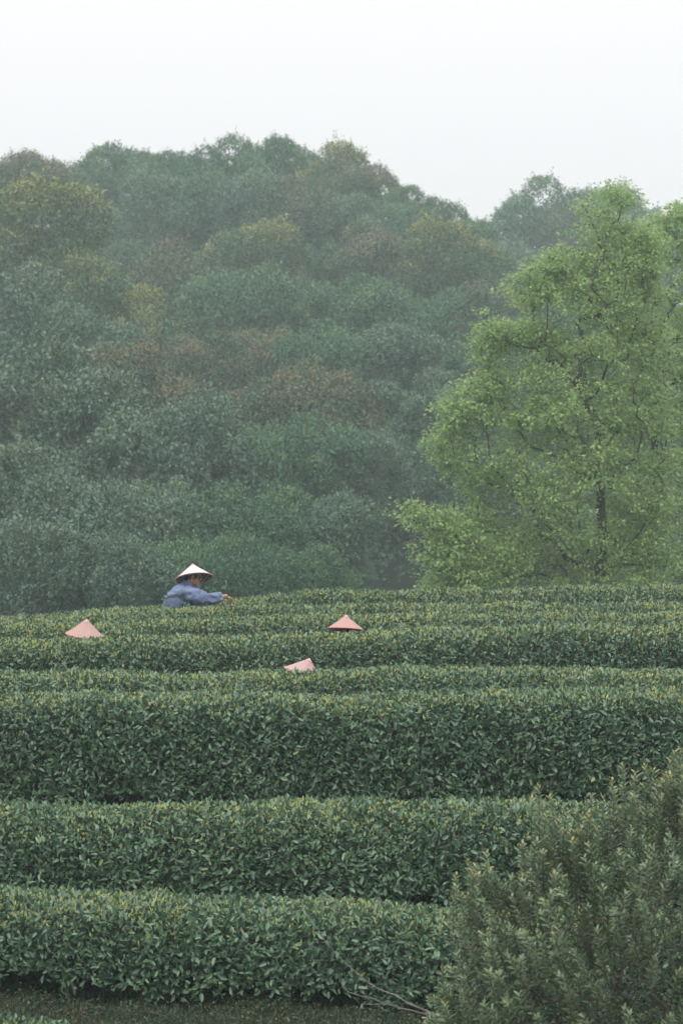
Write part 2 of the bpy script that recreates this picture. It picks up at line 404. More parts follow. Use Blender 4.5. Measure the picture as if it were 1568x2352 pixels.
# ------------------------------------------------------------------ grass, weeds and litter on the bank under the nearest hedge
def ground_cover():
    r = np.random.default_rng(31)
    n = 60000
    x = r.uniform(-3.4, 3.6, n); y = r.uniform(16.0, 17.9, n)
    dens = .5 + .5 * wob(x * 2.1 + y * 3.7, 3, 1.0) + .35 * wob(x * 6 - y * 5, 4, 1.0)
    k = r.random(n) < np.clip(dens, .25, 1); x, y = x[k], y[k]; n = len(x)
    P = np.stack([x, y, terrain(x, y) - .003], -1)
    A = unit(np.array([0, 0, 1.0]) + r.normal(0, .55, (n, 3)))
    L = r.uniform(.02, .07, n)
    g = leaf_arrays(P, A, rand_dirs(n, r), L, L * .12, r.beta(2, 2, n), np.where(r.random(n) < .3, r.uniform(.4, 1, n), 0), .1, .2, simple=True)
    o = link('grass', np_mesh('grass', *g[:2], 4, g[2]), M['weed']); tag(o, 'short dry grass on the bank below the nearest tea hedge', 'grass', kind='stuff')
    n = 9000
    cx = r.uniform(-3.2, 3.2, 260); cy = r.uniform(16.3, 17.5, 260); i = r.integers(0, 260, n)
    x = cx[i] + r.normal(0, .05, n); y = cy[i] + r.normal(0, .05, n)
    P = np.stack([x, y, terrain(x, y) + np.abs(r.normal(0, .035, n))], -1)
    A = unit(r.normal(0, 1, (n, 3)) * [1, 1, .4] + [0, 0, .3]); L = r.uniform(.012, .03, n)
    g = leaf_arrays(P, A, np.array([0, 0, 1.0]) + r.normal(0, .4, (n, 3)), L, L * .6, r.uniform(.4, 1, n), np.where(r.random(n) < .25, 1.0, 0), .1, .1)
    o = link('weeds', np_mesh('weeds', *g[:2], 4, g[2]), M['weed']); tag(o, 'low broad leaved weeds scattered over the bank', 'weeds', kind='stuff')
ground_cover()

# ------------------------------------------------------------------ hats and workers
def plaid_mat(name, ground, l1, l2):
    m, n, l, b = mat(name, ground, 0.75, 0.25)
    uv = n.new('ShaderNodeUVMap'); uv.uv_map = 'cloth'
    sp = n.new('ShaderNodeSeparateXYZ'); l.new(uv.outputs[0], sp.inputs[0])
    def band(sock, period, lo, hi, off=0.0):
        a = n.new('ShaderNodeMath'); a.operation = 'ADD'; a.inputs[1].default_value = 10 + off; l.new(sock, a.inputs[0])
        q = n.new('ShaderNodeMath'); q.operation = 'DIVIDE'; q.inputs[1].default_value = period; l.new(a.outputs[0], q.inputs[0])
        f = n.new('ShaderNodeMath'); f.operation = 'FRACT'; l.new(q.outputs[0], f.inputs[0])
        g = n.new('ShaderNodeMath'); g.operation = 'GREATER_THAN'; g.inputs[1].default_value = lo; l.new(f.outputs[0], g.inputs[0])
        h = n.new('ShaderNodeMath'); h.operation = 'LESS_THAN'; h.inputs[1].default_value = hi; l.new(f.outputs[0], h.inputs[0])
        k = n.new('ShaderNodeMath'); k.operation = 'MULTIPLY'; l.new(g.outputs[0], k.inputs[0]); l.new(h.outputs[0], k.inputs[1])
        return k.outputs[0]
    def over(prev, mask, col, amt):
        s = n.new('ShaderNodeMath'); s.operation = 'MULTIPLY'; s.inputs[1].default_value = amt; l.new(mask, s.inputs[0])
        x = n.new('ShaderNodeMix'); x.data_type = 'RGBA'; l.new(s.outputs[0], x.inputs[0]); x.inputs[7].default_value = (*col, 1)
        if isinstance(prev, tuple): x.inputs[6].default_value = (*prev, 1)
        else: l.new(prev, x.inputs[6])
        return x.outputs[2]
    c = ground
    for sock in (sp.outputs[0], sp.outputs[1]):
        c = over(c, band(sock, .036, .0, .36), l1, .55)
        c = over(c, band(sock, .036, .0, .09), l2, .6); c = over(c, band(sock, .036, .30, .39), l2, .6)
        c = over(c, band(sock, .036, .66, .72), (.9, .8, .45), .5)
    t = n.new('ShaderNodeTexNoise'); t.inputs['Scale'].default_value = 9; tc = n.new('ShaderNodeTexCoord'); l.new(tc.outputs['Object'], t.inputs[0])
    x = n.new('ShaderNodeMix'); x.data_type = 'RGBA'; x.inputs[7].default_value = (.44, .33, .31, 1); l.new(t.outputs[0], x.inputs[0]); l.new(c, x.inputs[6])
    l.new(x.outputs[2], b.inputs['Base Color'])
    mm = n.new('ShaderNodeMath'); mm.operation = 'MULTIPLY'; mm.inputs[1].default_value = .5; l.new(t.outputs[0], mm.inputs[0]); l.new(mm.outputs[0], x.inputs[0])
    return m
M['plaid_orange'] = plaid_mat('orange_plaid_cloth', (.52, .15, .13), (.36, .46, .42), (.10, .10, .13))
M['plaid_red'] = plaid_mat('red_plaid_cloth', (.48, .095, .10), (.42, .48, .45), (.13, .11, .15))
M['plaid_pink'] = plaid_mat('pink_plaid_cloth', (.52, .18, .16), (.38, .48, .49), (.14, .13, .18))
M['hat_white'] = mat('white_hat_cover', (.62, .59, .585), .7, .3)[0]
M['pink'] = mat('pink_trim', (.60, .33, .32), .7, .3)[0]
M['red_trim'] = mat('red_trim', (.58, .14, .13), .7, .3)[0]
def weave_mat():
    m, n, l, b = mat('bamboo_weave', (.12, .09, .07), .7, .3)
    uv = n.new('ShaderNodeUVMap'); uv.uv_map = 'cloth'
    v = n.new('ShaderNodeTexVoronoi'); v.feature = 'DISTANCE_TO_EDGE'; v.inputs['Scale'].default_value = 26; v.inputs['Randomness'].default_value = .15
    l.new(uv.outputs[0], v.inputs['Vector'])
    r = n.new('ShaderNodeValToRGB'); e = r.color_ramp.elements
    e[0].position = .10; e[0].color = (.05, .035, .03, 1); e[1].position = .22; e[1].color = (.36, .38, .34, 1)
    l.new(v.outputs['Distance'], r.inputs[0]); l.new(r.outputs[0], b.inputs['Base Color'])
    return m
M['weave'] = weave_mat()

def cone(R, h, r0, r1, n=48, rings=12, off=0.0, sag=.003, seed=0, wr=.003):
    """surface of revolution between radii r0..r1 on the cone (R, h); unrolled cloth coordinates"""
    s = math.hypot(R, h); k = R / s
    rr = np.linspace(r0, r1, rings); th = np.linspace(-math.pi, math.pi, n + 1)
    RR, TH = np.meshgrid(rr, th, indexing='ij')
    z = h * (1 - RR / R) - sag * np.sin(RR / R * math.pi) + off
    z = z + wr * np.sin(TH * 7 + seed + RR * 30) * np.sin(RR / R * 3.0)
    V = np.stack([RR * np.cos(TH - math.pi / 2), RR * np.sin(TH - math.pi / 2), z], -1).reshape(-1, 3)
    sl = RR / R * s; uv = np.stack([sl * np.sin(TH * k), sl * np.cos(TH * k)], -1).reshape(-1, 2)
    c = n + 1; a, b = np.meshgrid(np.arange(rings - 1), np.arange(n), indexing='ij')
    I = np.stack([a * c + b, a * c + b + 1, (a + 1) * c + b + 1, (a + 1) * c + b], -1).reshape(-1, 4)
    return V, I, uv

def make_hat(parent, loc, R, h, tilt_x, tilt_y, cover, trim, tip, spin=0.0):
    """tilt_x > 0 leans the apex away from the camera; tilt_y > 0 leans it to the right"""
    rot = Matrix.Rotation(tilt_y, 4, 'Y') @ Matrix.Rotation(-tilt_x, 4, 'X') @ Matrix.Rotation(spin, 4, 'Z')
    V, I, uv = cone(R, h, .0008, R, off=.004, seed=spin * 5)
    hat = link('hat', np_mesh('hat', V, I, 4, smooth=True, uv=uv), cover, parent)
    hat.matrix_local = Matrix.Translation(Vector([float(q) for q in loc])) @ rot
    V, I, uv = cone(R, h, .0008, R * .995, off=-.006, seed=spin * 5)
    link('hat_lining', np_mesh('hat_lining', V, I[:, ::-1], 4, smooth=True, uv=uv), M['weave'], hat)
    th = np.linspace(0, 2 * math.pi, 49)
    ring = np.stack([(R + .001) * np.cos(th), (R + .001) * np.sin(th), .0005 + .0 * th], -1)
    v, f = tube_arrays(ring, np.full(49, .0062), 6)
    link('hat_rim', np_mesh('hat_rim', v, f, 4, smooth=True), trim, hat)
    V, I, uv = cone(R, h, .0006, R * .16, rings=4, off=.0085, wr=0, sag=.0)
    V[:, 2] -= .003 * np.sin(np.hypot(V[:, 0], V[:, 1]) / R * math.pi)
    link('hat_tip', np_mesh('hat_tip', V, I, 4, smooth=True, uv=uv), tip, hat)
    # inner band that sits on the head
    th = np.linspace(0, 2 * math.pi, 25); V, I = tube_arrays(np.stack([.088 * np.cos(th), .095 * np.sin(th), .03 + 0 * th], -1), np.full(25, .008), 5)
    link('hat_band', np_mesh('hat_band', V, I, 4, smooth=True), M['weave'], hat)
    return hat

def cloth_mat(name, c0, c1):
    m, n, l, b = mat(name, c0, .8, .2)
    tc = n.new('ShaderNodeTexCoord')
    mp = n.new('ShaderNodeMapping'); mp.inputs['Scale'].default_value = (9, 9, 16); mp.inputs['Rotation'].default_value = (0, .5, 0)
    t = n.new('ShaderNodeTexNoise'); t.inputs['Scale'].default_value = 1.0; t.inputs['Detail'].default_value = 3; t.inputs['Distortion'].default_value = .8
    l.new(tc.outputs['Object'], mp.inputs[0]); l.new(mp.outputs[0], t.inputs[0])
    r = n.new('ShaderNodeValToRGB'); r.color_ramp.elements[0].position = .35; r.color_ramp.elements[1].position = .7
    r.color_ramp.elements[0].color = (*c0, 1); r.color_ramp.elements[1].color = (*c1, 1)
    l.new(t.outputs[0], r.inputs[0]); l.new(r.outputs[0], b.inputs['Base Color'])
    bp = n.new('ShaderNodeBump'); bp.inputs['Strength'].default_value = .9; bp.inputs['Distance'].default_value = .02
    l.new(t.outputs[0], bp.inputs['Height']); l.new(bp.outputs[0], b.inputs['Normal'])
    return m
M['jacket'] = cloth_mat('blue_jacket_cloth', (.115, .15, .26), (.235, .285, .42))  # darker tone is fold shade put into the cloth colour
M['collar'] = mat('bright_blue_collar', (.13, .20, .50), .8, .2)[0]
M['trousers'] = cloth_mat('pale_blue_cloth', (.24, .27, .42), (.30, .33, .47))
M['skin'] = mat('skin', (.42, .22, .14), .55, .4)[0]
M['hair'] = mat('black_hair', (.012, .010, .010), .5, .4)[0]
M['gold'] = mat('gold_earring', (.8, .6, .25), .3, .5)[0]

def skinned(name, verts, edges, radii, levels=2, root=0):
    me = bpy.data.meshes.new(name + '_cage'); me.from_pydata([tuple(v) for v in verts], edges, [])
    o = bpy.data.objects.new(name + '_cage', me); COL.objects.link(o)
    sk = o.modifiers.new('s', 'SKIN'); sk.use_smooth_shade = True; sk.branch_smoothing = .6
    for i, rd in enumerate(radii):
        sv = me.skin_vertices[0].data[i]; sv.radius = rd if isinstance(rd, tuple) else (rd, rd); sv.use_root = (i == root)
    ss = o.modifiers.new('u', 'SUBSURF'); ss.levels = levels; ss.render_levels = levels
    dg = bpy.context.evaluated_depsgraph_get(); dg.update()
    out = bpy.data.meshes.new_from_object(o.evaluated_get(dg)); out.name = name
    bpy.data.objects.remove(o); bpy.data.meshes.remove(me)
    for p in out.polygons: p.use_smooth = True
    return out

def displace(me, amp, freq, seed, zsq=1.0):
    for v in me.vertices:
        p = Vector((v.co.x * freq + seed, v.co.y * freq, v.co.z * freq * zsq))
        v.co += v.normal * (amp * (1 - 2 * abs(mnoise.noise(p))) - amp * .32)

def ellipsoid(name, c, rad, rot=None, n=20):
    bm = bmesh.new(); bmesh.ops.create_uvsphere(bm, u_segments=n, v_segments=n // 2 + 2, radius=1)
    me = bpy.data.meshes.new(name); bm.to_mesh(me); bm.free()
    m = Matrix.Translation(Vector(c)) @ (rot or Matrix.Identity(4)) @ Matrix.Diagonal((*rad, 1)); me.transform(m)
    for p in me.polygons: p.use_smooth = True
    return me

def join_meshes(name, ms):
    bm = bmesh.new()
    for m_ in ms: bm.from_mesh(m_)
    me = bpy.data.meshes.new(name); bm.to_mesh(me); bm.free()
    for p in me.polygons: p.use_smooth = True
    return me

def hand_chains(w, ax, side, down):
    """palm and five fingers from the wrist w along ax; 'down' is the palm's facing"""
    w = np.array(w); ax = unit(np.array(ax, float)); dn = unit(np.array(down, float)); sd_ = unit(np.cross(ax, dn))
    V, E, R = [], [], []
    def add(p, r): V.append(p); R.append(r); return len(V) - 1
    lens = [.066, .076, .071, .056]
    for q in range(4):
        o = (q - 1.5) * .021
        b0 = w + ax * .05 + sd_ * o * .6; b1 = w + ax * .088 + sd_ * o
        a = add(b0, .012); b = add(b1, .0105); E.append((a, b))
        p = b1; dd = ax.copy()
        for seg in range(3):
            dd = unit(dd + dn * (.75 + .05 * q)); p = p + dd * lens[q] * (.42, .32, .26)[seg]
            c = add(p, (.0092, .0084, .0072)[seg]); E.append((b, c)); b = c
    b0 = w + ax * .02 - sd_ * .022 * side; a = add(b0, .013)
    p1 = w + ax * .055 - sd_ * .045 * side + dn * .015; b = add(p1, .011); E.append((a, b))
    p2 = p1 + unit(ax + dn * .6 + sd_ * .2 * side) * .035; c = add(p2, .0095); E.append((b, c))
    p3 = p2 + unit(ax + dn + sd_ * .5 * side) * .026; e_ = add(p3, .0082); E.append((c, e_))
    return V, E, R

def make_worker(name, origin, crouch, label, group, hat_args, hidden=False):
    """facing +x, near arm reaching right; origin = between the hips"""
    gz = float(terrain(np.array([origin[0]]), np.array([origin[1]]))[0]); hip = origin[2] - gz
    root = empty(name, (origin[0], origin[1], gz)); tag(root, label, 'person', group)
    H = np.array([0, 0, hip])
    # joints relative to the hips
    J = dict(pel=(-.02, 0, -.06), sp=(.00, .0, .08), ch=(.10, 0, .19), nb=(.175, .0, .285), hd0=(.20, .0, .33), hd=(.225, .0, .385), hd2=(.235, 0, .44),
             sr=(.135, -.155, .215), er=(.37, -.20, .115), wr=(.60, -.13, .135), sl=(.14, .155, .215), el=(.30, .22, .00), wl=(.42, .15, -.12))
    if crouch:
        J['er'] = (.30, -.2, .03); J['wr'] = (.44, -.08, .0); J['el'] = (.30, .2, .03); J['wl'] = (.44, .08, .0)
        k1, a1 = (.30, hip * -.02 - .02), (.02, -hip + .09)
    else:
        k1, a1 = (.16, -hip * .48), (-.05, -hip + .09)
    V, E, R = [], [], []
    def add(p, r): V.append(np.array(p, float) + H); R.append(r); return len(V) - 1
    pel = add(J['pel'], (.13, .10)); sp = add(J['sp'], (.135, .105)); ch = add(J['ch'], (.10, .075)); nb = add(J['nb'], (.06, .055))
    h0 = add(J['hd0'], (.052, .055)); h1 = add(J['hd'], (.075, .092)); h2 = add(J['hd2'], (.06, .078))
    E += [(pel, sp), (sp, ch), (ch, nb), (nb, h0), (h0, h1), (h1, h2)]
    wr_i = {}
    for sgn, s_, e_, w_ in ((-1, 'sr', 'er', 'wr'), (1, 'sl', 'el', 'wl')):
        a = add(J[s_], .052); b = add(J[e_], .04); c = add(J[w_], (.024, .03)); pd = unit(np.array(J[w_]) - np.array(J[e_]))
        p = add(np.array(J[w_]) + pd * .055, (.018, .036)); E += [(ch, a), (a, b), (b, c), (c, p)]
    for sgn in (-1, 1):
        y = sgn * .1
        a = add((0, y, -.10), .085); b = add((k1[0], y * 1.2, k1[1]), .058); c = add((a1[0], y * 1.1, a1[1]), .038)
        t_ = add((a1[0] + .14, y * 1.2, a1[1] - .055), (.04, .028)); E += [(pel, a), (a, b), (b, c), (c, t_)]
    body = skinned('body', V, E, R, 2, 0)
    extra = []
    for sgn, e_, w_ in ((-1, 'er', 'wr'), (1, 'el', 'wl')):
        ax = unit(np.array(J[w_]) - np.array(J[e_])); ax = unit(ax + np.array([0, 0, -.25]))
        hv, he, hr = hand_chains(np.array(J[w_]) + H, ax, sgn, (-.35, 0, -1))
        # each finger is a chain of its own, rooted in the palm
        comp = {}
        par = list(range(len(hv)))
        def fd(i):
            while par[i] != i: i = par[i]
            return i
        for a, b in he: par[fd(a)] = fd(b)
        for i in range(len(hv)): comp.setdefault(fd(i), []).append(i)
        for ids in comp.values():
            mp_ = {g: i for i, g in enumerate(ids)}
            extra.append(skinned('finger', [hv[i] for i in ids], [(mp_[a], mp_[b]) for a, b in he if a in mp_], [hr[i] for i in ids], 1, 0))
    hc = np.array(J['hd']) + H
    # face: looking right and slightly down
    tilt = Matrix.Rotation(.30, 4, 'Y')
    def fp(x, y, z): q = tilt @ Vector((x, y, z)); return (hc[0] + q.x, hc[1] + q.y, hc[2] + q.z)
    extra += [ellipsoid('nose', fp(.098, 0, -.012), (.017, .012, .020), tilt, 10), ellipsoid('chin', fp(.066, 0, -.088), (.028, .030, .024), tilt, 12),
              ellipsoid('jaw', fp(.035, 0, -.055), (.055, .060, .055), tilt, 16), ellipsoid('brow', fp(.078, 0, .022), (.018, .045, .012), tilt, 12),
              ellipsoid('lip', fp(.090, 0, -.048), (.011, .020, .006), tilt, 10), ellipsoid('lip', fp(.087, 0, -.058), (.011, .018, .007), tilt, 10)]
    for sgn in (-1, 1):
        extra.append(ellipsoid('ear', fp(-.004, sgn * .078, -.012), (.018, .010, .031), tilt, 12))
    body = join_meshes('body', [body] + extra); link('body', body, M['skin'], root)
    for sgn in (-1, 1):
        link('eye', ellipsoid('eye', fp(.082, sgn * .030, .004), (.009, .013, .006), tilt, 10), M['hair'], root)
    if not hidden: link('earring', ellipsoid('earring', fp(-.002, -.088, -.052), (.006, .004, .010), None, 8), M['gold'], root)
    hair = join_meshes('hair', [ellipsoid('hair', fp(-.018, 0, .012), (.084, .081, .076), tilt, 20), ellipsoid('bun', fp(-.080, 0, -.045), (.035, .045, .04), tilt, 14)])
    link('hair', hair, M['hair'], root)
    # jacket: loose torso with sleeves
    V, E, R = [], [], []
    a0 = add((-.07, 0, -.20), (.20, .17)); a1_ = add((-.03, 0, -.02), (.165, .125)); a2 = add((-.005, 0, .07), (.175, .150)); a3 = add((.075, 0, .165), (.175, .150)); a4 = add((.145, 0, .255), (.105, .10)); a5 = add((.168, 0, .292), (.070, .072))
    E += [(a0, a1_), (a1_, a2), (a2, a3), (a3, a4), (a4, a5)]
    for s_, e_, w_ in (('sr', 'er', 'wr'), ('sl', 'el', 'wl')):
        S0, E0, W0 = (np.array(J[q]) for q in (s_, e_, w_))
        b0 = add(S0 + [.0, 0, -.01], .092); b1 = add(S0 * .5 + E0 * .5 + [0, 0, -.012], .082); b2 = add(E0, .078); b3 = add(E0 * .45 + W0 * .55, .066); b4 = add(W0 * .97 + E0 * .03, .052)
        E += [(a3, b0), (b0, b1), (b1, b2), (b2, b3), (b3, b4)]
    jm = skinned('jacket', V, E, R, 3, 1); displace(jm, .030, 8.0, 3.1, 1.6); displace(jm, .014, 19.0, 8.3)
    link('jacket', jm, M['jacket'], root)
    th = np.linspace(0, 2 * math.pi, 25)
    cr = Matrix.Rotation(.45, 3, 'Y')
    ring = [tuple(cr @ Vector((.075 * math.cos(q), .082 * math.sin(q), .012 * math.sin(q * 2)))) for q in th]
    ring = np.array(ring) + H + np.array([.178, 0, .285])
    v, f = tube_arrays(ring, .020 + .006 * np.sin(th), 8)
    link('collar', np_mesh('collar', v, f, 4, smooth=True), M['collar'], root)
    # trousers
    V, E, R = [], [], []
    p0 = add((-.02, 0, -.08), (.17, .135)); 
    for sgn in (-1, 1):
        y = sgn * .1
        b = add((0.01, y, -.16), .115); c = add((k1[0], y * 1.2, k1[1]), .082); e_ = add((a1[0], y * 1.1, a1[1] + .04), .062)
        E += [(p0, b), (b, c), (c, e_)]
    tm = skinned('trousers', V, E, R, 2, 0); displace(tm, .01, 12.0, 5.2)
    link('trousers', tm, M['trousers'], root)
    for sgn in (-1, 1):
        link('shoe', ellipsoid('shoe', (a1[0] + .06, sgn * .115, .045), (.135, .05, .045), None, 14), M['hair'], root)
    hl, Rr, hh, tx, ty, cover, trim, tip, spin = hat_args
    make_hat(root, (hl[0] - origin[0], hl[1] - origin[1], hl[2] - gz), Rr, hh, tx, ty, cover, trim, tip, spin)
    return root

YP = 29.8
o = at(403, 1395, YP)
hc = at(445.9, 1328.3, YP)
make_worker('person', o, False, 'tea picker in a blue jacket and white conical hat, reaching right over the hedge', None,
            (hc, .231, .184, math.radians(17.5), -math.radians(7), M['hat_white'], M['pink'], M['pink'], 0.0))
GH = 'tea pickers hidden up to their plaid hats'
def hat_worker(u, v, Yd, R_, h_, tx, ty, cover, label, spin):
    c = at(u, v, Yd)
    o = c + np.array([-.23, .04, -.40])
    make_worker('person', o, True, label, GH, (c, R_, h_, tx, ty, cover, M['red_trim'], M['pink'], spin), hidden=True)
hat_worker(195.5, 1459, 26.15, .206, .172, -math.radians(6), math.radians(7), M['plaid_orange'], 'tea picker hidden but for an upright orange plaid conical hat, leftmost of the hats', 0.0)
hat_worker(793, 1445.5, 26.15, .196, .152, math.radians(7), math.radians(3), M['plaid_red'], 'tea picker hidden by the hedge but for a red plaid conical hat right of centre', .35)
hat_worker(697, 1549, 24.3, .205, .170, -math.radians(4), math.radians(21), M['plaid_pink'], 'tea picker hidden by the hedge but for a tilted, half sunk pink plaid hat', .5)

# ------------------------------------------------------------------ branching by nearest-node growth
def grow(points, base, trunk_top, r_tip, r_base, seed, penal=.35):
    """connect points to a trunk; returns tubes following paths and the parent list"""
    r = np.random.default_rng(seed)
    tr = [base + (trunk_top - base) * t + r.normal(0, .02, 3) * np.array([1, 1, .2]) * np.linalg.norm(trunk_top - base) * .25 for t in np.linspace(0, 1, 14)]
    tr[0] = base
    nodes = [np.array(p) for p in tr]; par = [-1] + list(range(13)); plen = [float(np.linalg.norm(trunk_top - base)) * t for t in np.linspace(0, 1, 14)]
    order = np.argsort(np.linalg.norm(points - (base * .35 + trunk_top * .65), axis=1))
    N = np.array(nodes); PL = np.array(plen)
    for i in order:
        p = points[i]
        dv = p - N; dist = np.linalg.norm(dv, axis=1)
        cost = dist + penal * PL * .5 + np.where(dv[:, 2] < 0, -dv[:, 2] * 1.0, 0)
        j = int(np.argmin(cost))
        mids = max(1, int(dist[j] / .5)); prev = j
        perp = r.normal(0, .06, 3) * dist[j]
        for q in range(1, mids + 1):
            t = q / mids
            w = N[j] + dv[j] * t + perp * math.sin(math.pi * t) + np.array([0, 0, -.08 * dist[j] * math.sin(math.pi * t)])
            N = np.vstack([N, w]); PL = np.append(PL, PL[prev] + dist[j] / mids); par.append(prev); prev = len(N) - 1
    n = len(N); cnt = np.zeros(n)
    kids = [[] for _ in range(n)]
    for i, p in enumerate(par):
        if p >= 0: kids[p].append(i)
    for i in range(n - 1, -1, -1):
        if not kids[i]: cnt[i] = 1
        if par[i] >= 0: cnt[par[i]] += cnt[i]
    rad = r_tip * cnt ** .5; rad = rad * min(1.0, r_base / rad[0]) if rad[0] > r_base else rad
    tubes = []
    stack = [(0, None)]
    while stack:
        i, p = stack.pop()
        path = ([N[p]] if p is not None else []) + [N[i]]; rr = ([min(rad[p], rad[i] * 1.25)] if p is not None else []) + [rad[i]]
        while kids[i]:
            ks = sorted(kids[i], key=lambda q: -cnt[q])
            for q in ks[1:]: stack.append((q, i))
            i = ks[0]; path.append(N[i]); rr.append(rad[i])
        if len(path) > 1: tubes.append((np.array(path), np.maximum(np.array(rr), r_tip * .8)))
    return tubes, N, kids

# ------------------------------------------------------------------ forest trees
def forest_crown(seed, nleaf=30000, lean=0.0):
    r = np.random.default_rng(seed)
    K = 40
    dirs = rand_dirs(K, r); dirs[:, 2] = dirs[:, 2] * .85 + .12
    C = dirs * (r.uniform(.35, .88, K) ** .9)[:, None] * np.array([1, 1, .92])
    C[:, 0] += lean * C[:, 2]
    rad = np.concatenate([r.uniform(.24, .42, 14), r.uniform(.10, .26, K - 14)])
    w = rad ** 2; w /= w.sum()
    n = int(nleaf * 2.6); i = r.choice(K, n, p=w)
    d = rand_dirs(n, r)
    keep = r.random(n) < np.clip(.56 + .55 * d[:, 2] + .35 * np.sum(d * unit(C[i]), 1), .08, 1)
    i, d = i[keep], d[keep]
    P = C[i] + d * (rad[i] * (1 + r.normal(0, .13, len(i))))[:, None] * np.array([1.03, 1.03, 1.0])
    dist = np.linalg.norm(P[:, None] - C[None], axis=2) / rad[None]
    dist[np.arange(len(i)), i] = 9
    ok = dist.min(1) > .78
    P, d, i = P[ok][:nleaf], d[ok][:nleaf], i[ok][:nleaf]
    m5 = len(P) // 5; P = np.repeat(P[:m5], 5, 0) + np.repeat(d[:m5], 5, 0) * r.uniform(-.02, .05, (m5 * 5, 1)) + r.normal(0, .019, (m5 * 5, 3)); d = np.repeat(d[:m5], 5, 0); i = np.repeat(i[:m5], 5)
    twig_tone = np.repeat(r.normal(0, .14, m5), 5); m = len(P)
    # twigs that stand out of the outline
    tw = r.integers(0, m, 420); extra = []
    for t in tw:
        o_ = unit(P[t] * np.array([1, 1, 1.2]) + [0, 0, .25]); k = 7
        if np.linalg.norm(P[t]) < .65: continue
        s = np.linspace(.0, r.uniform(.06, .17), k); extra.append(P[t] + o_ * s[:, None] + r.normal(0, .014, (k, 3)))
    E = np.concatenate(extra); P = np.concatenate([P, E]); d = np.concatenate([d, unit(E)]); ci = np.concatenate([i, r.integers(0, K, len(E))]); m = len(P)
    N = unit(d * .55 + [0, 0, .45] + r.normal(0, .5, (m, 3)))
    A = unit(r.normal(0, .6, (m, 3)) + d * .5 + [0, 0, -.25])
    L = r.uniform(.032, .066, m); W = L * r.uniform(.42, .6, m)
    clump = r.uniform(-.20, .20, K)[ci]
    tr = np.clip(r.beta(2, 2.2, m) + clump + np.concatenate([twig_tone, np.zeros(m - len(twig_tone))]), 0, 1)
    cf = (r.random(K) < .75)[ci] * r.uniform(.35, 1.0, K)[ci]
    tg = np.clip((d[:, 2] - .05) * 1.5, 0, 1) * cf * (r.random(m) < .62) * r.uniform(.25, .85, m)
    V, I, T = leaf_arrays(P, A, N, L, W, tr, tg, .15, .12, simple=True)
    return np_mesh('crown', V, I, 4, T), C, rad
CROWNS = []
for s_ in range(9):
    me, C, rad = forest_crown(500 + s_, lean=[0, .1, -.1][s_ % 3]); me.materials.append(None)
    r = np.random.default_rng(s_)
    tubes = [([(0, 0, -2.6), (.02, .0, -1.4), (.0, .03, -.8), (.02, 0, -.3), (0, 0, .35)], [.085, .07, .06, .045, .02])]
    for q in r.choice(len(C), 16, replace=False):
        z0 = r.uniform(-.8, .1); tubes.append(([(0, 0, z0), tuple(C[q] * .5 + [0, 0, z0 * .45]), tuple(C[q])], [.032, .02, .008]))
    tm = tubes_mesh('trunk', tubes, 6); tm.materials.append(M['bark'])
    CROWNS.append((me, tm))

